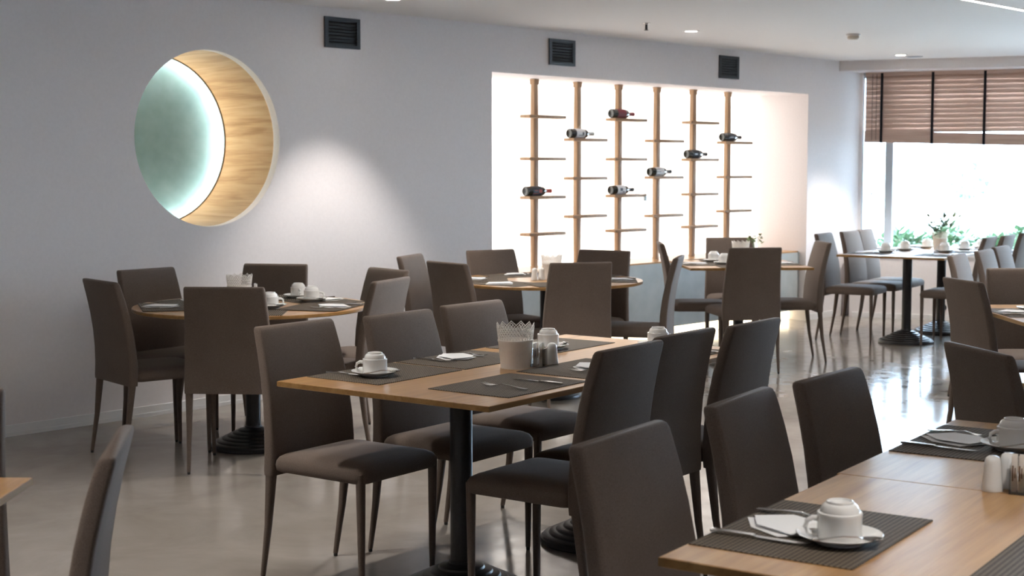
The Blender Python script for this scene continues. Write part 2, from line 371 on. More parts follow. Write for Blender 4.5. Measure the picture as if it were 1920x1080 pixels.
# ------------------------------------------------------------------ wine rack recess: backlit panel, counter, posts, shelves, bottles
t = thing('backlit_panel', 'glowing white panel filling the recess behind the wine rack', 'light panel', ((NL + NR) / 2, WN + ND, .66))
q = MB(); q.box((NL - (NL + NR) / 2 + .002, -.02, .002), (NR - (NL + NR) / 2 - .002, -.001, NT_ - .664)); obj('diffuser', q, M_panel, t)
q = MB(); q.box((NL - (NL + NR) / 2, 0.001, -.655), (NR - (NL + NR) / 2, .03, NT_ - .66)); obj('backing', q, M_white, t)
ct = thing('wine_counter', 'long grey microcement counter under the wine rack with glowing toe kick', 'counter', ((NL + NR) / 2, WN + .076, 0))
hw_ = (NR - NL) / 2
q = MB(); q.box((-hw_ + .002, 0, .10), (hw_ - .002, ND - .10, .655)); obj('body', q, M_counter, ct)
q = MB(); q.box((-hw_ + .002, .012, .6555), (hw_ - .002, ND - .10, .668)); tag(obj('top_board', q, M_oak, ct), 'pale wooden counter top')
q = MB(); q.box((-hw_ + .004, .10, .004), (hw_ - .004, .12, .098)); tag(obj('toe_light', q, M_toe, ct), 'warm glowing toe kick')

PN = 7.76       # post plane
posts = [(8.79, [.943, 1.233, 1.537, 1.868]), (9.322, [1.071, 1.381, 1.694]), (9.862, [.938, 1.231, 1.538, 1.868]), (10.400, [1.05, 1.382, 1.698]), (10.941, [.938, 1.229, 1.538, 1.868]), (11.491, [1.067, 1.381, 1.697])]
ordn = ['first', 'second', 'third', 'fourth', 'fifth', 'sixth']
POSTN = ['leftmost tall oak wine rack post with four shelves', 'second oak wine rack post from the left, three shelves', 'third oak wine rack post from the left, holding two bottles', 'fourth oak wine rack post from the left, one low bottle', 'fifth oak wine rack post from the left, four shelves', 'rightmost oak wine rack post with one dark bottle']
q = MB(); q.rbox((-.17, -.06, -.012), (.27, .05, .012), .006, .003); shelf_me = q.mesh('shelf', M_oaks, 30)
for i, (x, zs) in enumerate(posts):
    t = thing('wine_rack_post', POSTN[i], 'wine rack', (x, PN, .668), 0, 'oak wine rack posts in the lit recess')
    q = MB(); H_ = NT_ - .668
    rings = []
    for z in [0, .05, .15, .4, .75, 1.1, H_ - .15, H_ - .045]:
        k = 1 - .14 * (abs(z / H_ - .5) * 2) ** 3
        rings.append([(a * k, b * k, z) for a, b in rrect(.054, .044, .004, 2)])
    q.loft(rings); obj('upright', q, M_oaks, t)
    q = MB(); q.rbox((-.030, -.025, H_ - .045), (.030, .025, H_ - .002), .004, .002); obj('ceiling_socket', q, M_oaks, t)
    for z in zs: link('shelf', shelf_me, t, (-.045 + .045, -.045, z - .668))
def bottle(post, z, label, lab, cap, ink=None, rings=None, dx=-.165):
    x = posts[post][0] + dx; r = .0385
    t = thing('wine_bottle', label, 'bottle', (x, PN - .05, z + .012 + r))
    A_ = Matrix.Rotation(R(90), 4, 'Y')
    q = MB(); q.lathe([(.001, .014), (.020, .010), (.032, .001), (r - .001, .004), (r, .012), (r, .19), (r - .004, .205), (.025, .222), (.0155, .235), (.0145, .25), (.0145, .296), (.016, .297), (.016, .304), (.001, .304)], 28, A_)
    obj('glass_body', q, M_btl, t)
    if lab: q = MB(); q.lathe([(r + .0006, .055), (r + .0006, .165)], 28, A_); tag(obj('paper_label', q, lab[0], t), lab[1])
    q = MB(); q.lathe([(.0152, .242), (.0155, .27), (.0165, .297), (.0168, .3055), (.001, .3058)], 20, A_); tag(obj('capsule', q, M_cap[cap], t), {'red': 'red', 'white': 'pale', 'wine': 'wine red', 'black': 'black'}[cap] + ' capsule')
    if ink:
        q = MB()
        for (a0, a1, z0, z1) in ink[1]:
            n_ = 4; vs = []
            for k in range(n_ + 1):
                a = R(a0 + (a1 - a0) * k / n_)
                vs += [(z0, -math.cos(a) * (r + .0012), math.sin(a) * (r + .0012)), (z1, -math.cos(a) * (r + .0012), math.sin(a) * (r + .0012))]
            q.add(vs, [(2 * k, 2 * k + 1, 2 * k + 3, 2 * k + 2) for k in range(n_)])
        obj('label_print', q, ink[0], t, 0)
    return t
bottle(0, 1.233, 'dark wine bottle with red capsule on the leftmost rack post', (M_lab_k, 'black label with red print'), 'red', (M_inkr, [(-20, 20, .125, .16), (5, 12, .07, .11), (-30, -24, .06, .12)]))
bottle(1, 1.694, 'wine bottle with white label and pale capsule on second post', (M_lab_w, 'white label'), 'white', (M_ink, [(-15, 15, .125, .145), (-25, -18, .08, .15)]))
bottle(2, 1.868, 'wine bottle with wine red label, highest in the rack', (M_lab_r, 'wine red label'), 'wine')
bottle(2, 1.231, 'wine bottle with white label and neck tag, low on third post', (M_lab_w, 'white label'), 'black', (M_ink, [(-10, 25, .085, .12), (-30, -20, .12, .15)]))
bottle(3, 1.382, 'dark wine bottle with half white label on fourth post', (M_lab_w, 'white label'), 'black', (M_lab_k, [(-80, 80, .055, .115)]))
bottle(4, 1.538, 'dark wine bottle with black label and pale band, fifth post', (M_lab_k, 'black label'), 'black', (M_inkw, [(-60, 60, .150, .162), (-10, 8, .08, .12)]))
bottle(5, 1.697, 'all dark wine bottle on the rightmost rack post', (M_lab_k, 'black label'), 'black', (M_inkw, [(-6, 6, .08, .14)]))
t = thing('neck_tag', 'small metal tag hooked on shelf end by the white label bottle', 'tag', (posts[2][0] + .245, PN - .108, 1.215))
q = MB(); q.rbox((-.03, -.004, -.03), (.03, 0, .012), .006, .001); obj('plate', q, plain('tin', (.45, .43, .38), .4, .8), t)
q = MB(); q.tube([(0, -.002, .01), (0, .0, .03), (0, .02, .034)], .003, 6); obj('hook', q, M_steel, t)

# ------------------------------------------------------------------ ceiling and wall fittings
VL = ['square black wall vent left of the wine rack, nearest the camera', 'square black wall vent above the middle of the wine rack', 'square black wall vent above the right end of the wine rack']
for i, u in enumerate((6.495, 8.725, 10.998)):
    t = thing('wall_vent', VL[i], 'vent', (u, WN, 2.35), 0, 'black vents high on the long wall')
    q = MB(); W2, H2 = .153, .099
    for a in ((-W2, -.012, -H2, W2, -.0005, -H2 + .022), (-W2, -.012, H2 - .022, W2, -.0005, H2), (-W2, -.012, -H2 + .022, -W2 + .03, -.0005, H2 - .022), (W2 - .03, -.012, -H2 + .022, W2, -.0005, H2 - .022)):
        q.box(a[:3], a[3:])
    obj('frame', q, M_dark, t)
    q = MB(); q.box((-W2 + .03, -.002, -H2 + .022), (W2 - .03, -.0006, H2 - .022)); obj('backing', q, M_darker, t)
    q = MB(); q.box((-W2 + .031, -.0075, -.0015), (W2 - .031, .0075, .0015)); sm = q.mesh('slat', M_darker, 0)
    for k in range(7):
        o = link('slat', sm, t, (0, -.0085, -.064 + k * .0213)); o.rotation_euler = (R(35), 0, 0)
DLL = ['recessed round ceiling downlight above the wine rack tables', 'recessed round ceiling downlight near the window bulkhead', 'recessed round ceiling downlight at the top edge, near the wall']
q = MB(); q.lathe([(.062, -.004), (.066, -.002), (.066, 0.0), (.046, 0.0), (.046, -.004)], 32, None, True); ring_me = q.mesh('trim_ring', M_white)
q = MB(); q.lathe([(.001, -.0025), (.045, -.0025), (.045, -.0005), (.001, -.0005)], 32); lens_me = q.mesh('lens', M_lamp)
for i, (x, y) in enumerate(DOWN + DOWN_ADDED):
    t = thing('downlight', DLL[i] if i < 3 else 'added round ceiling downlight outside the view, fill light for the tables', 'ceiling light', (x, y, ZC), 0, 'recessed downlights')
    link('trim_ring', ring_me, t); link('lens', lens_me, t)
t = thing('linear_light', 'thin straight glowing light line in the ceiling, upper right', 'ceiling light', (6, 4.137, ZC))
q = MB(); q.box((-5.2, -.017, -.004), (6.2, .017, -.001)); obj('diffuser', q, M_lin, t)
q = MB(); q.box((-5.2, -.023, -.006), (6.2, -.0172, -.0005)); q.box((-5.2, .0172, -.006), (6.2, .023, -.0005)); obj('profile', q, M_white, t)
t = thing('sprinkler', 'small metal sprinkler head hanging from the ceiling', 'sprinkler', (8.595, 6.513, ZC))
q = MB(); q.lathe([(.03, 0), (.03, -.004), (.012, -.007), (.012, -.012), (.001, -.012)], 20); obj('escutcheon', q, M_steel, t)
q = MB(); q.lathe([(.009, -.012), (.009, -.03), (.006, -.034), (.006, -.05), (.001, -.05)], 12); q.box((-.014, -.002, -.048), (.014, .002, -.03)); obj('nozzle', q, M_dark, t)
q = MB(); q.lathe([(.001, -.05), (.017, -.05), (.017, -.053), (.001, -.053)], 16); obj('deflector', q, M_dark, t)
t = thing('smoke_detector', 'cream round smoke detector on the ceiling', 'smoke detector', (10.399, 5.861, ZC))
q = MB(); q.lathe([(.055, 0), (.055, -.012), (.05, -.016), (.001, -.016)], 28); obj('base', q, M_white, t)
q = MB(); q.lathe([(.045, -.016), (.045, -.034), (.036, -.044), (.001, -.046)], 28); obj('sensor_head', q, plain('cream_plastic', (.66, .60, .52), .5), t)
t = thing('ceiling_speaker', 'flat grey round ceiling grille beside the far downlight', 'ceiling grille', (12.875, 6.607, ZC))
q = MB(); q.lathe([(.075, 0), (.075, -.004), (.065, -.007), (.001, -.007)], 28); obj('grille', q, plain('grey_mesh', (.40, .42, .46), .6), t)

# ------------------------------------------------------------------ chairs
def make_chair(label, loc, rotz):
    t = thing('dining_chair', label, 'chair', loc, rotz, 'taupe upholstered dining chairs')
    # local +y = the way the sitter looks
    ctl = [(.385, -.213, .432, .046), (.40, -.213, .434, .048), (.47, -.210, .432, .048), (.55, -.213, .427, .046), (.64, -.223, .418, .044), (.73, -.239, .408, .043), (.81, -.258, .399, .042), (.87, -.275, .392, .040), (.893, -.282, .389, .038), (.902, -.285, .385, .032), (.9055, -.287, .378, .022)]
    q = MB(); q.loft([[(x, y + yc, z) for x, y in rrect(w_, d_, .012, 3)] for z, yc, w_, d_ in ctl]); obj('backrest', q, M_fabric, t, 50)
    q = MB()
    def sr(z, i, sag=0): return [(x, y + .015, z) for x, y in rrect(.424 - 2 * i, .425 - 2 * i, .035, 4)]
    q.loft([sr(.402, .010), sr(.406, .003), sr(.425, 0), sr(.440, .002), sr(.452, .009), sr(.461, .024), sr(.468, .06), sr(.471, .12)]); obj('seat', q, M_fabric, t, 60)
    leg = {}
    for nm, x, ys in (('f', .189, (.205, .205)), ('r', .19, (-.213, -.268))):
        for sg in (-1, 1):
            rings = []
            for z, k in ((.012, 1.), (.2, .5), (.40 if nm == 'r' else .437, 0.)):
                ss = .0185 + (.0105 if nm == 'f' else .012) * (1 - k)
                yy = ys[0] + (ys[1] - ys[0]) * k ** 1.3
                if nm == 'r' and k == 0: ss = .034
                xx = x + (.006 * (1 - k) if nm == 'r' else .0035 * (1 - k))
                rings.append([(sg * xx + a, yy + b, z) for a, b in rrect(ss, ss, .008, 2)])
            q = MB(); q.loft(rings); l = obj('leg', q, M_fabric, t, 50)
            q = MB(); q.lathe([(.007, 0), (.008, .003), (.008, .012), (.001, .012)], 10, Matrix.Translation((sg * x, ys[1], 0))); obj('foot_glide', q, M_glide, l)
    return t
AT = {'A': 'round table by the wall', 'B': 'middle oak table', 'C': 'round table before the rack'}
CH = [ # x, y, azimuth faced, label
 (3.456, 3.908, -83.7, 'taupe chair, nearest on the left side of the middle oak table'),
 (3.965, 3.899, -83.8, 'taupe chair, middle of the left side of the middle oak table'),
 (4.457, 3.981, -85.4, 'taupe chair, far end of the left side of the middle oak table'),
 (3.665, 3.142, 97.0, 'taupe chair, nearest on the right side of the middle oak table'),
 (4.102, 3.236, 96.0, 'taupe chair, middle of the right side of the middle oak table'),
 (4.558, 3.253, 96.4, 'taupe chair, far end of the right side of the middle oak table'),
 (2.503, 1.643, -80.9, 'taupe chair, nearest along the foreground table at lower right'),
 (3.109, 1.737, -78.7, 'taupe chair, second along the foreground table at lower right'),
 (3.570, 1.771, -84.7, 'taupe chair, farthest along the foreground table at lower right'),
 (4.347, 6.449, -9.0, 'leftmost taupe chair at the round table, its back to the left'),
 (4.736, 6.774, -84.8, 'taupe chair against the wall, back left of the round table'),
 (5.221, 6.693, -147.5, 'taupe chair under the round niche light, behind the left round table'),
 (4.453, 5.875, 39.0, 'taupe chair seen from behind in front of the left round table'),
 (5.341, 6.100, -190.6, 'taupe chair at far right of the left round table, half hidden'),
 (5.005, 5.740, -250.1, 'taupe chair near right of the left round table, front view'),
 (6.712, 6.636, -65.4, 'light lit taupe chair by the wall, left of the second round table'),
 (6.527, 6.168, -9.0, 'taupe chair seen from behind, left of the second round table'),
 (7.326, 6.650, -103.0, 'taupe chair behind the second round table, left of its basket'),
 (6.920, 5.845, 58.0, 'taupe chair seen from behind in front of the second round table'),
 (7.607, 6.261, -168.7, 'taupe chair behind the second round table, right of its basket'),
 (7.502, 5.766, -240.2, 'taupe chair in profile at the right of the second round table'),
 (9.158, 6.437, -49.6, 'taupe chair in profile at the left of the square table'),
 (9.813, 6.511, -131.9, 'taupe chair behind the square table, by the white flowers'),
 (9.029, 5.958, 52.4, 'taupe chair seen from behind in front of the square table'),
 (9.705, 6.006, -224.7, 'taupe chair in profile at the right of the square table'),
 (11.251, 6.285, -78.2, 'taupe chair, nearest on the left side of the window table'),
 (11.775, 6.339, -82.2, 'taupe chair, middle of the left side of the window table'),
 (12.206, 6.420, -79.0, 'taupe chair, farthest on the left side of the window table'),
 (11.415, 5.465, 101.3, 'taupe chair, nearest on the right side of the window table'),
 (11.868, 5.510, 100.2, 'taupe chair, middle of the right side of the window table'),
 (12.509, 5.615, 97.1, 'taupe chair, farthest on the right side of the window table, cut off'),
 (9.091, 4.029, -77.9, 'daylit taupe chair, first of the row right of the window table'),
 (9.691, 4.124, -80.1, 'daylit taupe chair, second of the row right of the window table'),
 (10.217, 4.240, -80.3, 'daylit taupe chair, third of the row right of the window table'),
 (7.245, 3.139, -37.5, 'taupe chair seen from behind at the table on the right edge'),
 (4.609, 1.844, -36.2, 'taupe chair at the far end of the foreground table, right edge'),
]
proto = None
for x, y, az, lab in CH:
    if proto is None: proto = make_chair(lab, (x, y, 0), R(az - 90))
    else: dup(proto, (x, y, 0), R(az - 90), lab)
def chair(x, y, az, lab): return dup(proto, (x, y, 0), R(az - 90), lab)
A0 = R(42.303); cf = Vector((math.cos(A0), math.sin(A0))); cr = Vector((math.sin(A0), -math.cos(A0)))
def vw(lat, dep): return tuple(cr * lat + cf * dep)       # lateral / ahead of the entrance viewpoint -> room x, y

# ------------------------------------------------------------------ tables
def pole_base(t, x=0, y=0):
    q = MB(); q.lathe([(.039, .10), (.039, .724), (.001, .724)], 32, Matrix.Translation((x, y, 0))); obj('pole', q, M_black, t)
    pr = [(.001, 0), (.225, 0), (.228, .006), (.226, .018)]
    r, z = .222, .020
    for k in range(6):
        pr += [(r, z), (r - .004, z + .007), (r - .010, z + .0105), (r - .022, z + .0125)]
        r -= .028; z += .0135
    pr += [(r, z), (.046, z + .004), (.044, z + .012), (.001, z + .012)]
    q = MB(); q.lathe(pr, 56, Matrix.Translation((x, y, 0))); obj('stepped_base', q, M_black, t, 25)
    q = MB(); q.rbox((x - .2, y - .2, .7235), (x + .2, y + .2, .7308), .02, .002); obj('top_plate', q, M_black, t)
    q = MB(); q.lathe([(.001, .70), (.06, .72), (.06, .7238), (.001, .7238)], 24, Matrix.Translation((x, y, 0))); obj('collar', q, M_black, t)
def square_table(label, x, y, az, sx=.9, sy=.9, name='dining_table'):
    t = thing(name, label, 'table', (x, y, 0), R(az))
    q = MB(); q.rbox((-sx / 2 + .001, -sy / 2 + .001, .731), (sx / 2 - .001, sy / 2 - .001, .75), .004, .0015); o = obj('tabletop', q, M_oak, t)
    q = MB()
    for a, b in (((-sx / 2, -sy / 2, .7325), (sx / 2, -sy / 2 + .0022, .7487)), ((-sx / 2, sy / 2 - .0022, .7325), (sx / 2, sy / 2, .7487)), ((-sx / 2, -sy / 2, .7325), (-sx / 2 + .0022, sy / 2, .7487)), ((sx / 2 - .0022, -sy / 2, .7325), (sx / 2, sy / 2, .7487))): q.box(a, b)
    obj('edge_band', q, M_edge, o, 0)
    pole_base(t); return t
def round_table(label, x, y, r):
    t = thing('round_table', label, 'table', (x, y, 0), R(20))
    q = MB(); q.lathe([(.001, .731), (r - .003, .731), (r - .001, .733), (r - .001, .748), (r - .003, .75), (.001, .75)], 96); o = obj('tabletop', q, M_oak, t)
    q = MB(); q.lathe([(r - .002, .7335), (r, .7345), (r, .747), (r - .002, .7482)], 96, None, True); obj('edge_band', q, M_edge, o)
    pole_base(t); return t
def frame_pt(o, az, x, y):
    a = R(az); return (o[0] + x * math.cos(a) - y * math.sin(a), o[1] + x * math.sin(a) + y * math.cos(a))
B_O, B_A = (3.216, 3.020), 6.1
for k, lab in ((0, 'nearer half of the middle oak table, cup at its corner'), (1, 'farther half of the middle oak table, pushed against the nearer one')):
    x, y = frame_pt(B_O, B_A, .435 + .8705 * k, .45); square_table(lab, x, y, B_A, .87, .9)
I_O = (1.9887, 1.7876); I_O = vw(.271, 2.686); I_A = 8.4
for k, lab in ((0, 'nearer half of the foreground oak table at lower right'), (1, 'farther half of the foreground oak table, with shakers')):
    x, y = frame_pt(I_O, I_A, .45 + .9005 * k, -.45 + .007 * k); square_table(lab, x, y, I_A)
E_C, E_A = vw(3.57, 12.72), 8.3
for k, lab in ((0, 'nearer half of the long table by the window'), (1, 'farther half of the long table by the window')):
    x, y = frame_pt(E_C, E_A, -.45 + .9005 * k, 0); square_table(lab, x, y, E_A)
TA, RA = (4.78, 6.196), .612
TC, RC = (7.137, 6.198), .62
round_table('round oak table beside the wall under the round niche', *TA, RA)
round_table('round oak table in front of the wine rack counter', *TC, RC)
D_C, D_A = (9.302, 6.166), 46.0; square_table('square oak table before the right end of the wine rack', *D_C, D_A)
G_C = vw(2.835, 7.28); G_A = 42.3; square_table('oak table at the right edge, behind a chair back', *G_C, G_A)
H_C = vw(2.16, 4.70); square_table('pale lit oak table cut off at the right edge', *H_C, G_A)
J_C = vw(-1.567, 2.94); square_table('oak table corner in the lower left corner', *J_C, G_A)
x, y = vw(2.86, 7.98); chair(x, y, 42.3 - 180, 'dark taupe chair facing the room behind the right edge table')
x, y = vw(-1.10, 2.98); chair(x, y, 42.3 + 99, 'taupe chair back edge-on in the lower left foreground')
x, y = vw(-1.495, 3.46); chair(x, y, 42.3 - 180, 'taupe chair sliver at the left edge behind the corner table')

# ------------------------------------------------------------------ tableware
def cup_mesh():
    q = MB()
    q.lathe([(.0385, 0), (.0415, .001), (.0425, .004), (.0425, .046), (.0432, .049), (.0425, .0520), (.0375, .0530), (.0370, .057), (.033, .066), (.0285, .0695), (.0265, .070), (.026, .0735), (.0225, .0745), (.0205, .0705), (.001, .0695)], 40)
    return q.mesh('cup_body', M_porc, 50)
def handle_mesh():
    q = MB(); pts = [(-.040, 0, .040), (-.052, 0, .041), (-.063, 0, .035), (-.066, 0, .024), (-.061, 0, .013), (-.050, 0, .008), (-.040, 0, .010)]
    q.tube(pts, [.006, .0055, .005, .005, .005, .0055, .006], 8); return q.mesh('handle', M_porc, 60)
def saucer_mesh():
    q = MB(); q.lathe([(.001, .003), (.040, .003), (.042, 0), (.046, 0), (.047, .003), (.062, .008), (.080, .0165), (.0825, .0185), (.081, .0195), (.064, .0125), (.046, .0075), (.001, .0070)], 48)
    return q.mesh('saucer', M_porc, 50)
CUP, HND, SAU = cup_mesh(), handle_mesh(), saucer_mesh()
def sweep_flat(q, sec):     # sec: (y, halfwidth, zmid, thickness)
    q.loft([[(-h, y, z - t_ / 2), (h, y, z - t_ / 2), (h, y, z + t_ / 2), (-h, y, z + t_ / 2)] for y, h, z, t_ in sec])
def fork_mesh():
    q = MB(); sweep_flat(q, [(0, .006, .004, .002), (.006, .009, .004, .0026), (.03, .0085, .005, .0028), (.07, .005, .009, .003), (.105, .0032, .011, .003), (.120, .004, .0075, .0026), (.132, .010, .005, .0022), (.145, .0125, .0042, .002)])
    for k in range(4):
        x = -.0105 + .007 * k
        q.loft([[(x - .002 * s_, y, z - .001), (x + .002 * s_, y, z - .001), (x + .002 * s_, y, z + .001), (x - .002 * s_, y, z + .001)] for y, z, s_ in ((.1448, .0042, 1), (.165, .0045, .9), (.185, .0075, .5), (.192, .0095, .3))])
    return q.mesh('fork', M_steel, 40)
def knife_mesh():
    q = MB(); sweep_flat(q, [(0, .006, .004, .004), (.005, .0085, .004, .006), (.06, .0075, .004, .0065), (.088, .0065, .004, .006), (.094, .0055, .004, .004)])
    q.prism([(-.0055, .094), (.0055, .094), (.0065, .10), (.0095, .12), (.0105, .16), (.008, .185), (.001, .200), (-.0055, .203)], .0031, .0047)
    return q.mesh('knife', M_steel, 30)
def spoon_mesh():
    q = MB(); sweep_flat(q, [(0, .004, .003, .0018), (.005, .006, .003, .0022), (.03, .0052, .005, .0022), (.06, .003, .009, .0022), (.085, .0024, .008, .0022), (.096, .004, .005, .002)])
    rings = []
    for k in range(8):
        a = PI * k / 7; y = .094 + .020 * (1 - math.cos(a)); h = .0035 + .0105 * math.sin(a); dz = .005 - .004 * math.sin(a)
        rings.append([(-h, y, .006), (-h * .5, y, dz + .0012), (0, y, dz), (h * .5, y, dz + .0012), (h, y, .006), (h * .5, y, dz + .0002), (0, y, dz - .0012), (-h * .5, y, dz + .0002)])
    q.loft(rings); return q.mesh('spoon', M_steel, 50)
FORK, KNIFE, SPOON = fork_mesh(), knife_mesh(), spoon_mesh()
def napkin_mesh():
    q = MB(); s_ = .078
    def layer(pts, z0, curl):
        n_ = len(pts); cx = sum(p[0] for p in pts) / n_; cy = sum(p[1] for p in pts) / n_
        top = [(x, y, z0 + c_) for (x, y), c_ in zip(pts, curl)]
        q.add(top + [(cx, cy, z0 + .0012)] + [(x, y, z - .0010) for x, y, z in top] + [(cx, cy, z0 - .0002)],
              [(i, (i + 1) % n_, n_) for i in range(n_)] + [(n_ + 1 + (i + 1) % n_, n_ + 1 + i, 2 * n_ + 1) for i in range(n_)] + [(i, n_ + 1 + i, n_ + 1 + (i + 1) % n_, (i + 1) % n_) for i in range(n_)])
    layer([(-.095, -.01), (-.03, -.062), (.06, -.075), (.098, .0), (.045, .07), (-.02, .078)], .0018, [.0, .0005, .001, .003, .001, .0])
    layer([(-.085, 0.0), (-.02, -.055), (.075, -.055), (.09, .02), (.03, .066), (-.035, .06)], .0048, [.002, .004, .003, .006, .003, .005])
    return q.mesh('napkin', M_paper, 20)
NAP = napkin_mesh()
q = MB(); q.rbox((-.225, -.165, 0), (.225, .165, .0022), .004, .0006); MATM = q.mesh('placemat', M_mat, 30)
MT = .750
def single(name, me, label, cat, loc, az, group): return tag(link(name, me, None, loc, R(az)), label, cat, group)
def cup(x, y, z, az, label, where, spoon=None, saucer=True):
    zs = z
    if saucer:
        single('saucer', SAU, 'white saucer under the cup ' + where, 'saucer', (x, y, z), az, 'white porcelain saucers'); zs = z + .0072
    t = thing('coffee_cup', 'white cup upside down on its saucer ' + where, 'cup', (x, y, zs), R(az), 'white upturned coffee cups')
    link('cup_body', CUP, t); link('handle', HND, t)
    if spoon is not None:
        a = R(spoon); r_ = .058
        o = single('teaspoon', SPOON, 'steel teaspoon on the saucer ' + where, 'spoon', (x + r_ * math.cos(a) - .065 * math.cos(a + PI / 2), y + r_ * math.sin(a) - .065 * math.sin(a + PI / 2), z + .0165), spoon, 'steel teaspoons on saucers')
        return t
    return t
def setting(px, py, az, where, items='mnkf', dz=0, inset=.012, jit=0):
    """place setting at a table-edge point (px,py); az = the way the diner looks (inward); local x = diner's right"""
    a = R(az - 90); c, s_ = math.cos(a), math.sin(a)
    def L(lx, ly): ly += inset; return (px + lx * c - ly * s_, py + lx * s_ + ly * c)
    z = MT + dz; zm = z + .0022
    if 'm' in items: x, y = L(0, .165); single('placemat', MATM, 'dark woven placemat ' + where, 'placemat', (x, y, z), az - 90, 'dark woven placemats')
    if 'n' in items: x, y = L(.0, .10); single('napkin', NAP, 'white folded napkin ' + where, 'napkin', (x, y, zm), az - 90 + 78 + random.uniform(-12, 12), 'white folded paper napkins')
    if 'k' in items: x, y = L(.117, -.004); single('knife', KNIFE, 'steel table knife ' + where, 'knife', (x, y, zm), az - 90 + random.uniform(-6, 6), 'steel table knives')
    if 'f' in items: x, y = L(-.10, -.004); single('fork', FORK, 'steel fork ' + where, 'fork', (x, y, zm), az - 90 + random.uniform(-6, 6), 'steel forks')
    if 'c' in items:
        x, y = L(.055, .238); cup(x, y, zm, az + 33, '', where, spoon=az - 56)
    return L
# middle oak table
bp = lambda x, y: frame_pt(B_O, B_A, x, y)
setting(*bp(.357, .9), B_A - 90, 'at the near left place, middle table', 'mn'); 
x, y = bp(.285, .71); cup(x, y, MT + .0022, -48, '', 'at the near left place, middle table', spoon=252)
x, y = bp(.237, .895); single('knife', KNIFE, 'steel table knife at the near left place, middle table', 'knife', (x, y, MT + .0022), B_A - 180 + 4, 'steel table knives')
setting(*bp(.825, .9), B_A - 90, 'at the middle left place, middle table', 'mnkf')
setting(*bp(1.375, .9), B_A - 90, 'at the far left place, middle table', 'm')
x, y = bp(1.262, .66); cup(x, y, MT + .0022, 200, '', 'at the far left place, middle table', spoon=300)
setting(*bp(.388, 0), B_A + 90, 'at the near right place, middle table', 'm', inset=.045)
x, y = bp(.315, .085); single('fork', FORK, 'steel fork at the near right place, middle table', 'fork', (x, y, MT + .0022), B_A - 4, 'steel forks')
x, y = bp(.487, .065); single('knife', KNIFE, 'steel table knife at the near right place, middle table', 'knife', (x, y, MT + .0022), B_A - 1, 'steel table knives')
setting(*bp(.885, 0), B_A + 90, 'at the middle right place, middle table', 'mf', inset=.05)
x, y = bp(.90, .20); single('napkin', NAP, 'white folded napkin at the middle right place, middle table', 'napkin', (x, y, MT + .0022), B_A + 60, 'white folded paper napkins')
setting(*bp(1.415, 0), B_A + 90, 'at the far right place, middle table', 'mk', inset=.05)
x, y = bp(1.565, .335); cup(x, y, MT + .0022, 150, '', 'at the far right place, middle table')
# foreground table
ip = lambda x, y: frame_pt(I_O, I_A, x, y)
setting(*ip(.337, 0), I_A - 90, 'in front, foreground table', 'mnkfc', inset=.004)
setting(*ip(1.46, .007), I_A - 90, 'at the far place, foreground table', 'mnkf', inset=.006)
x, y = ip(1.42, -.262); cup(x, y, MT + .0022, -40, '', 'at the far place, foreground table', spoon=230)
setting(*ip(.37, -.9), I_A + 90, 'at the lower right corner, foreground table', 'm', inset=.05)
# round tables: a setting in front of each chair
def round_set(tc, r, chairs, names, items):
    for i, (cx_, cy_) in enumerate(chairs):
        a = math.degrees(math.atan2(cy_ - tc[1], cx_ - tc[0])); rr = math.sqrt(r * r - .225 ** 2)
        setting(tc[0] + rr * math.cos(R(a)), tc[1] + rr * math.sin(R(a)), a + 180, names[i], items[i], dz=(.0000, .0024)[i % 2], inset=.0)
def cpos(i): return CH[i][0], CH[i][1]
round_set(TA, RA, [cpos(i) for i in (12, 9, 10, 11, 13, 14)], ['at the front place, left round table', 'at the left place, left round table', 'at the back left place, left round table', 'at the back place, left round table', 'at the right place, left round table', 'at the near right place, left round table'], ['m', 'mnk', 'mn', 'mf', 'mnk', 'mnkf'])
round_set(TC, RC, [cpos(i) for i in (16, 15, 17, 19, 20, 18)], ['at the near left place, second round table', 'at the left place, second round table', 'at the back left place, second round table', 'at the back right place, second round table', 'at the right place, second round table', 'at the front place, second round table'], ['mn', 'mnk', 'mnf', 'm', 'mnk', 'mn'])
# square table, window table, right-edge tables
dp = lambda x, y: frame_pt(D_C, D_A, x, y)
setting(*dp(-.45, .0), D_A, 'at the left front, square table', 'm')
setting(*dp(0, .45), D_A - 90, 'at the left, square table', 'mnk')
setting(*dp(0, -.45), D_A + 90, 'at the right, square table', 'mnk')
setting(*dp(.45, 0), D_A + 180, 'at the back, square table', 'm', dz=.0024)
ep = lambda x, y: frame_pt(E_C, E_A, x, y)
for k, xx in enumerate((-.56, 0.02, .6)):
    setting(*ep(xx, .45), E_A - 90, ['at the near left', 'at the middle left', 'at the far left'][k] + ', window table', 'mn')
    setting(*ep(xx, -.45), E_A + 90, ['at the near right', 'at the middle right', 'at the far right'][k] + ', window table', 'mn')
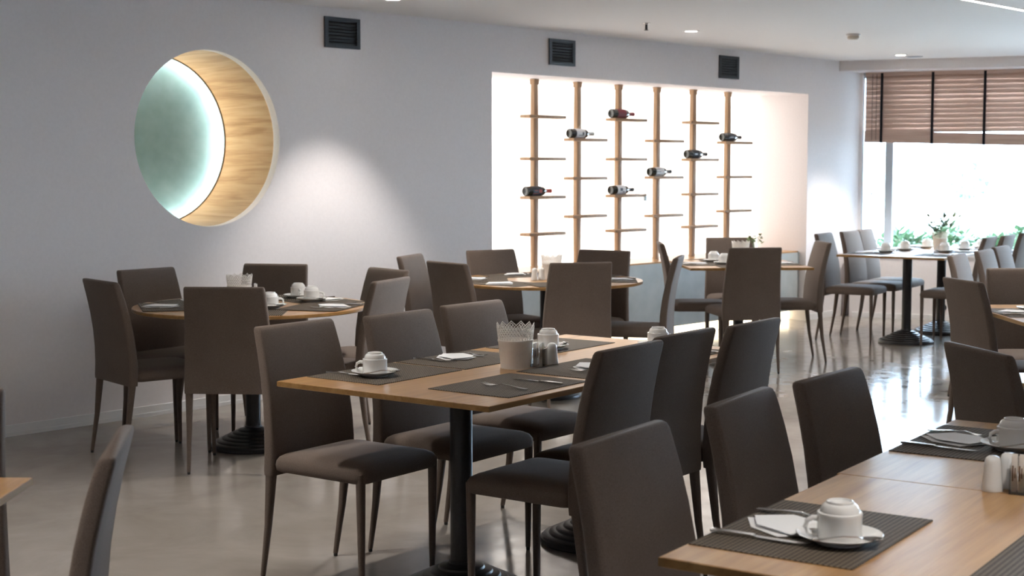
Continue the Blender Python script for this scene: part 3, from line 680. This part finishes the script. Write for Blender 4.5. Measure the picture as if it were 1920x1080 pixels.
# cups on the back tables (x, y, where)
CUPS = E_CUPS = [(11.37, 6.06, 'nearest on the left, window table'), (11.755, 6.085, 'second on the left, window table'), (12.232, 6.12, 'third on the left, window table'), (11.72, 5.70, 'first on the right, window table'), (12.10, 5.70, 'second on the right, window table'), (12.50, 5.73, 'third on the right, window table')]
for x, y, wh in E_CUPS: cup(x, y, MT + .0022, random.uniform(0, 360), '', wh)
for px_, py_, az, wh in ((*vw(-1.234, 7.5), 140, 'in front, left round table'), (*vw(-1.178, 8.1), 60, 'at the back, left round table'), (*vw(-1.074, 7.88), 130, 'at the right, left round table')):
    cup(px_, py_, MT + .0046, az, '', wh, spoon=az + 90 if 'right' in wh or 'front' in wh else None)
for px_, py_, az, wh in ((9.34, 6.42, 170, 'farther of the two, square table'), (9.16, 6.20, 200, 'nearer of the two, square table')):
    cup(px_, py_, MT + .0022, az, '', wh)
x, y = (7.46, 6.12); cup(x, y, MT + .0046, 20, '', 'behind the front chair, second round table')
setting(G_C[0] - cr.x * .45, G_C[1] - cr.y * .45, G_A - 90, 'on the right edge table', 'mnk')
x, y = vw(2.62, 7.38); cup(x, y, MT + .0022, 100, '', 'on the right edge table')

# ---- baskets (pierced planters used as cutlery pots), shakers, sugar holders
def basket_meshes():
    q = MB(); q.lathe([(.001, .002), (.048, .002), (.050, 0), (.0535, 0), (.0535, .004), (.0625, .094), (.0645, .097), (.0645, .102), (.0625, .103), (.0600, .100), (.0515, .008), (.001, .008)], 48); body = q.mesh('body', M_pot, 40)
    q = MB(); NPK = 12; zb = .102
    def rad(z): return .0630 + (z - zb) * .115
    def top(th): 
        f = (th / (2 * PI) * NPK) % 1; return .146 + .016 * (1 - abs(2 * f - 1))
    def strip(pts, hw):
        vs = []; 
        for k, (th, z) in enumerate(pts):
            th2, z2 = pts[min(k + 1, len(pts) - 1)]; th1, z1 = pts[max(k - 1, 0)]
            dx, dz = (th2 - th1) * .065, z2 - z1; l = math.hypot(dx, dz) or 1; nx, nz = -dz / l * hw, dx / l * hw
            for sg in (-1, 1):
                t_, zz = th + sg * nx / .065, z + sg * nz
                for ro_ in (0, -.0016): vs.append(((rad(zz) + ro_) * math.cos(t_), (rad(zz) + ro_) * math.sin(t_), zz))
        fs = []
        for k in range(len(pts) - 1):
            a = 4 * k; b = a + 4
            fs += [(a, a + 2, b + 2, b), (a + 1, b + 1, b + 3, a + 3), (a, b, b + 1, a + 1), (a + 2, a + 3, b + 3, b + 2)]
        q.add(vs, fs)
    NS = 36
    for d in (-1, 1):
        for k in range(NS):
            th = 2 * PI * k / NS; z = zb - .002; pts = []
            while True:
                pts.append((th, z))
                th += d * .055; z += .0050
                if z > top(th % (2 * PI)) or z > .163: break
            if len(pts) > 1: strip(pts, .0011)
    strip([(2 * PI * k / 48, .118) for k in range(49)], .0009); strip([(2 * PI * k / 48, .132) for k in range(49)], .0009)
    rim = []
    for k in range(NPK * 2 + 1): rim.append((2 * PI * k / (NPK * 2), top(2 * PI * k / (NPK * 2) % (2 * PI) if k < NPK * 2 else 0)))
    strip(rim, .0016)
    lace = q.mesh('pierced_rim', M_pot, 0)
    return body, lace
BBODY, BLACE = basket_meshes()
def basket(x, y, label, rot=0):
    t = thing('pierced_pot', label, 'pot', (x, y, MT), R(rot), 'white pierced pots'); link('body', BBODY, t); link('pierced_rim', BLACE, t); return t
x, y = bp(.750, .448); basket(x, y, 'white pierced metal pot in the centre of the middle table', 10)
basket(*vw(-1.432, 7.72), 'white pierced pot in the centre of the left round table', 0)
basket(7.21, 6.215, 'white pierced pot in the centre of the second round table', 5)
x, y = vw(1.745, 11.24); basket(x, y, 'white pierced pot on the square table beside the flowers', 8)
pe = basket(12.10, 5.93, 'white pierced pot with green leafy plant on the window table', 3)
def shaker_mesh():
    q = MB(); q.lathe([(.001, 0), (.0225, 0), (.0235, .003), (.0225, .012), (.0195, .045), (.0185, .060), (.0175, .068), (.0145, .0745), (.009, .0785), (.001, .080)], 28); return q.mesh('shaker_body', M_porc, 60)
SHK = shaker_mesh()
q = MB()
for k in range(3): q.lathe([(.0012, .0795), (.0012, .0803)], 6, Matrix.Translation((.004 * math.cos(k * 2.1), .004 * math.sin(k * 2.1), -.0008)))
HOLES = q.mesh('shaker_holes', M_darker, 0)
def shaker(x, y, label):
    t = thing('salt_shaker', label, 'shaker', (x, y, MT), 0, 'white salt and pepper shakers'); link('shaker_body', SHK, t); link('shaker_holes', HOLES, t)
q = MB(); hx, hy, hz, th = .036, .025, .065, .0022
q.box((-hx, -hy, 0), (hx, hy, .003)); q.box((-hx, -hy, .003), (-hx + th, hy, hz)); q.box((hx - th, -hy, .003), (hx, hy, hz)); q.box((-hx + th, -hy, .003), (hx - th, -hy + th, hz)); q.box((-hx + th, hy - th, .003), (hx - th, hy, hz)); q.box((-.0012, -hy + th, .003), (.0012, hy - th, hz))
HOLD = q.mesh('holder_box', M_acry, 0)
q = MB(); q.loft([[(x_ * k, y_ * k2, z) for x_, y_ in rrect(.011, .005, .002, 2)] for z, k, k2 in ((0, 1, .2), (.004, 1, .7), (.05, 1, 1), (.078, 1, .6), (.082, 1, .15))]); PACK = q.mesh('sugar_packet', M_packet, 40)
q = MB(); q.box((-.004, -.0027, .025), (-.001, .0027, .06)); q.box((.001, -.0027, .032), (.0035, .0027, .055)); PPRN = q.mesh('packet_print', plain('brown_print', (.22, .12, .08), .7), 0)
def sugar(x, y, az, label, where, n=8):
    t = thing('sugar_holder', label, 'sugar holder', (x, y, MT), R(az), 'clear sugar packet holders'); link('holder_box', HOLD, t)
    a = R(az)
    for k in range(n):
        lx = (-.027 + .0145 * (k % 4 if k % 4 < 2 else k % 4)) + (.0065 if k % 4 > 1 else 0); ly = -.012 if k < n / 2 else .010
        o = thing('sugar_packet', 'paper sugar packet standing in the holder ' + where, 'packet', (x + lx * math.cos(a) - ly * math.sin(a), y + lx * math.sin(a) + ly * math.cos(a), MT + .0035), a + random.uniform(-.2, .2), 'sugar packets ' + where)
        o.rotation_euler.x = 0
        link('sleeve', PACK, o); link('packet_print', PPRN, o)
x, y = bp(.835, .405); sugar(x, y, B_A + 20, 'clear holder of sugar packets beside the middle table pot', 'on the middle table')
x, y = bp(.905, .395); shaker(x, y, 'white salt shaker beside the sugar holder, middle table')
x, y = bp(.875, .455); shaker(x, y, 'white pepper shaker behind the sugar holder, middle table')
x, y = ip(.915, -.352); shaker(x, y, 'white salt shaker at the front, foreground table')
x, y = ip(.968, -.372); shaker(x, y, 'white pepper shaker behind the other one, foreground table')
x, y = ip(.925, -.425); sugar(x, y, I_A - 80, 'clear holder of sugar packets on the foreground table', 'on the foreground table')
x, y = vw(-1.406, 8.06); sugar(x, y, 30, 'clear holder of sugar packets on the left round table', 'on the left round table', 4)
shaker(7.055, 6.225, 'left one of the two shakers on the second round table'); shaker(7.115, 6.218, 'right one of the two shakers on the second round table')

# ---- flowers and plant
def leaf(q, p, d, up, L_, w_):
    d = d.normalized(); s_ = d.cross(up).normalized(); n_ = s_.cross(d)
    pts = [p, p + d * L_ * .35 + s_ * w_ + n_ * L_ * .05, p + d * L_ + n_ * L_ * -.05, p + d * L_ * .35 - s_ * w_ + n_ * L_ * .05, p + d * L_ * .45 + n_ * L_ * .02]
    q.add([tuple(v_) for v_ in pts], [(0, 1, 4), (1, 2, 4), (2, 3, 4), (3, 0, 4)])
t = thing('flower_vase', 'small white vase with a green and white sprig, square table', 'vase', (*vw(1.838, 11.16), MT), 0)
q = MB(); q.lathe([(.001, 0), (.022, 0), (.026, .01), (.027, .05), (.016, .085), (.013, .10), (.016, .11), (.012, .108), (.010, .098), (.001, .09)], 24); obj('vase_body', q, M_porc, t)
q = MB(); q2 = MB(); q3 = MB(); rnd = random.Random(3)
for k in range(7):
    a = rnd.uniform(0, 6.28); e = Vector((math.cos(a) * .05, math.sin(a) * .05, .185 + rnd.uniform(-.03, .04)))
    q.tube([(0, 0, .09), tuple(e * .6 + Vector((0, 0, .05))), tuple(e)], .0014, 5)
    for j in range(5): leaf(q2, e - Vector((0, 0, .012 * j)), Vector((rnd.uniform(-1, 1), rnd.uniform(-1, 1), rnd.uniform(-.1, .8))), Vector((0, 0, 1)), .036, .013)
    for j in range(5): a2 = j * 1.256; leaf(q3, e, Vector((math.cos(a2), math.sin(a2), .5)), Vector((0, 0, 1)), .024, .009)
tag(obj('stems', q, M_leafp, t), kind='stuff'); tag(obj('leaves', q2, M_leafp, t, 0), kind='stuff'); tag(obj('petals', q3, M_petal, t, 0), kind='stuff')
q = MB(); q2 = MB()
for k in range(26):
    a = rnd.uniform(0, 6.28); l = rnd.uniform(.10, .26); e = Vector((math.cos(a) * l * .75, math.sin(a) * l * .75, .12 + l * .75))
    q.tube([(0, 0, .10), tuple(e * .5 + Vector((0, 0, .09))), tuple(e)], .0016, 5)
    for j in range(5): leaf(q2, Vector((0, 0, .10)).lerp(e, 1 - .13 * j) , Vector((math.cos(a) + rnd.uniform(-.8, .8), math.sin(a) + rnd.uniform(-.8, .8), rnd.uniform(-.3, .9))), Vector((0, 0, 1)), rnd.uniform(.05, .09), .017)
tag(obj('plant_stems', q, M_leaf, pe), kind='stuff'); tag(obj('plant_leaves', q2, M_leaf, pe, 0), kind='stuff')

# ------------------------------------------------------------------ outside: terrace and shrubs
m = MB(); q_ = [wb(-12, -.25), wb(24, -.25), wb(24, -34), wb(-12, -34)]
m.loft([[(p.x, p.y, -.3) for p in q_], [(p.x, p.y, -.1) for p in q_]]); tag(obj('terrace', m, M_ground), kind='structure')
def shrub(s, o, h, rad_, n_, label, cat='shrub', base=-.1, z0=.1, lsz=.12, mt=None):
    p0 = wb(s, -o, base); t = thing('shrub' if cat == 'shrub' else 'tree', label, cat, p0)
    rd = random.Random(int(s * 100 + o * 10)); q = MB(); q2 = MB()
    for k in range(9):
        a = rd.uniform(0, 6.28); f = rd.uniform(.3, .9)
        q2.tube([(0, 0, 0), (math.cos(a) * rad_ * f * .4, math.sin(a) * rad_ * f * .4, h * .5), (math.cos(a) * rad_ * f, math.sin(a) * rad_ * f, h * rd.uniform(.75, .95))], [.03, .02, .006], 6)
    for k in range(n_):
        while True:
            x, y, z = rd.uniform(-1, 1), rd.uniform(-1, 1), rd.uniform(-1, 1)
            if .35 < x * x + y * y + z * z < 1: break
        P_ = Vector((x * rad_, y * rad_, z0 + (h - z0) * (z * .5 + .5)))
        leaf(q, P_, Vector((x + rd.uniform(-.7, .7), y + rd.uniform(-.7, .7), rd.uniform(-.5, .9))), Vector((0, 0, 1)), lsz * rd.uniform(.7, 1.3), lsz * .3)
    tag(obj('foliage', q, mt or M_leaf, t, 0), kind='stuff'); tag(obj('branches', q2, plain('bark', (.20, .15, .11), .8), t), kind='stuff')
for px_, dep, h_, lab in ((1690, 16.5, .86, 'low green shrub outside the window, leftmost of the row'), (1862, 16.6, .80, 'low green shrub outside the window, right of the table plant'), (1778, 17.8, .84, 'low green shrub outside the window, behind the table plant'), (1950, 17.7, .92, 'low green shrub outside the window, at the right edge')):
    q_ = Vector(vw((px_ - 960) / 2765 * dep, dep)) - WC
    shrub(q_.dot(BD), -q_.dot(BN), h_, .40, 1300, lab, lsz=.13)
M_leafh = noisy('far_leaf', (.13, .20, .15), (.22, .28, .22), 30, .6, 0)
TREE_POS = Vector(vw(7.95, 26.0))
shrub((TREE_POS - WC).dot(BD), -(TREE_POS - WC).dot(BN), 1.70, .50, 700, 'pale tree far outside the window below the blind', 'tree', z0=.95, lsz=.14, mt=M_leafh)
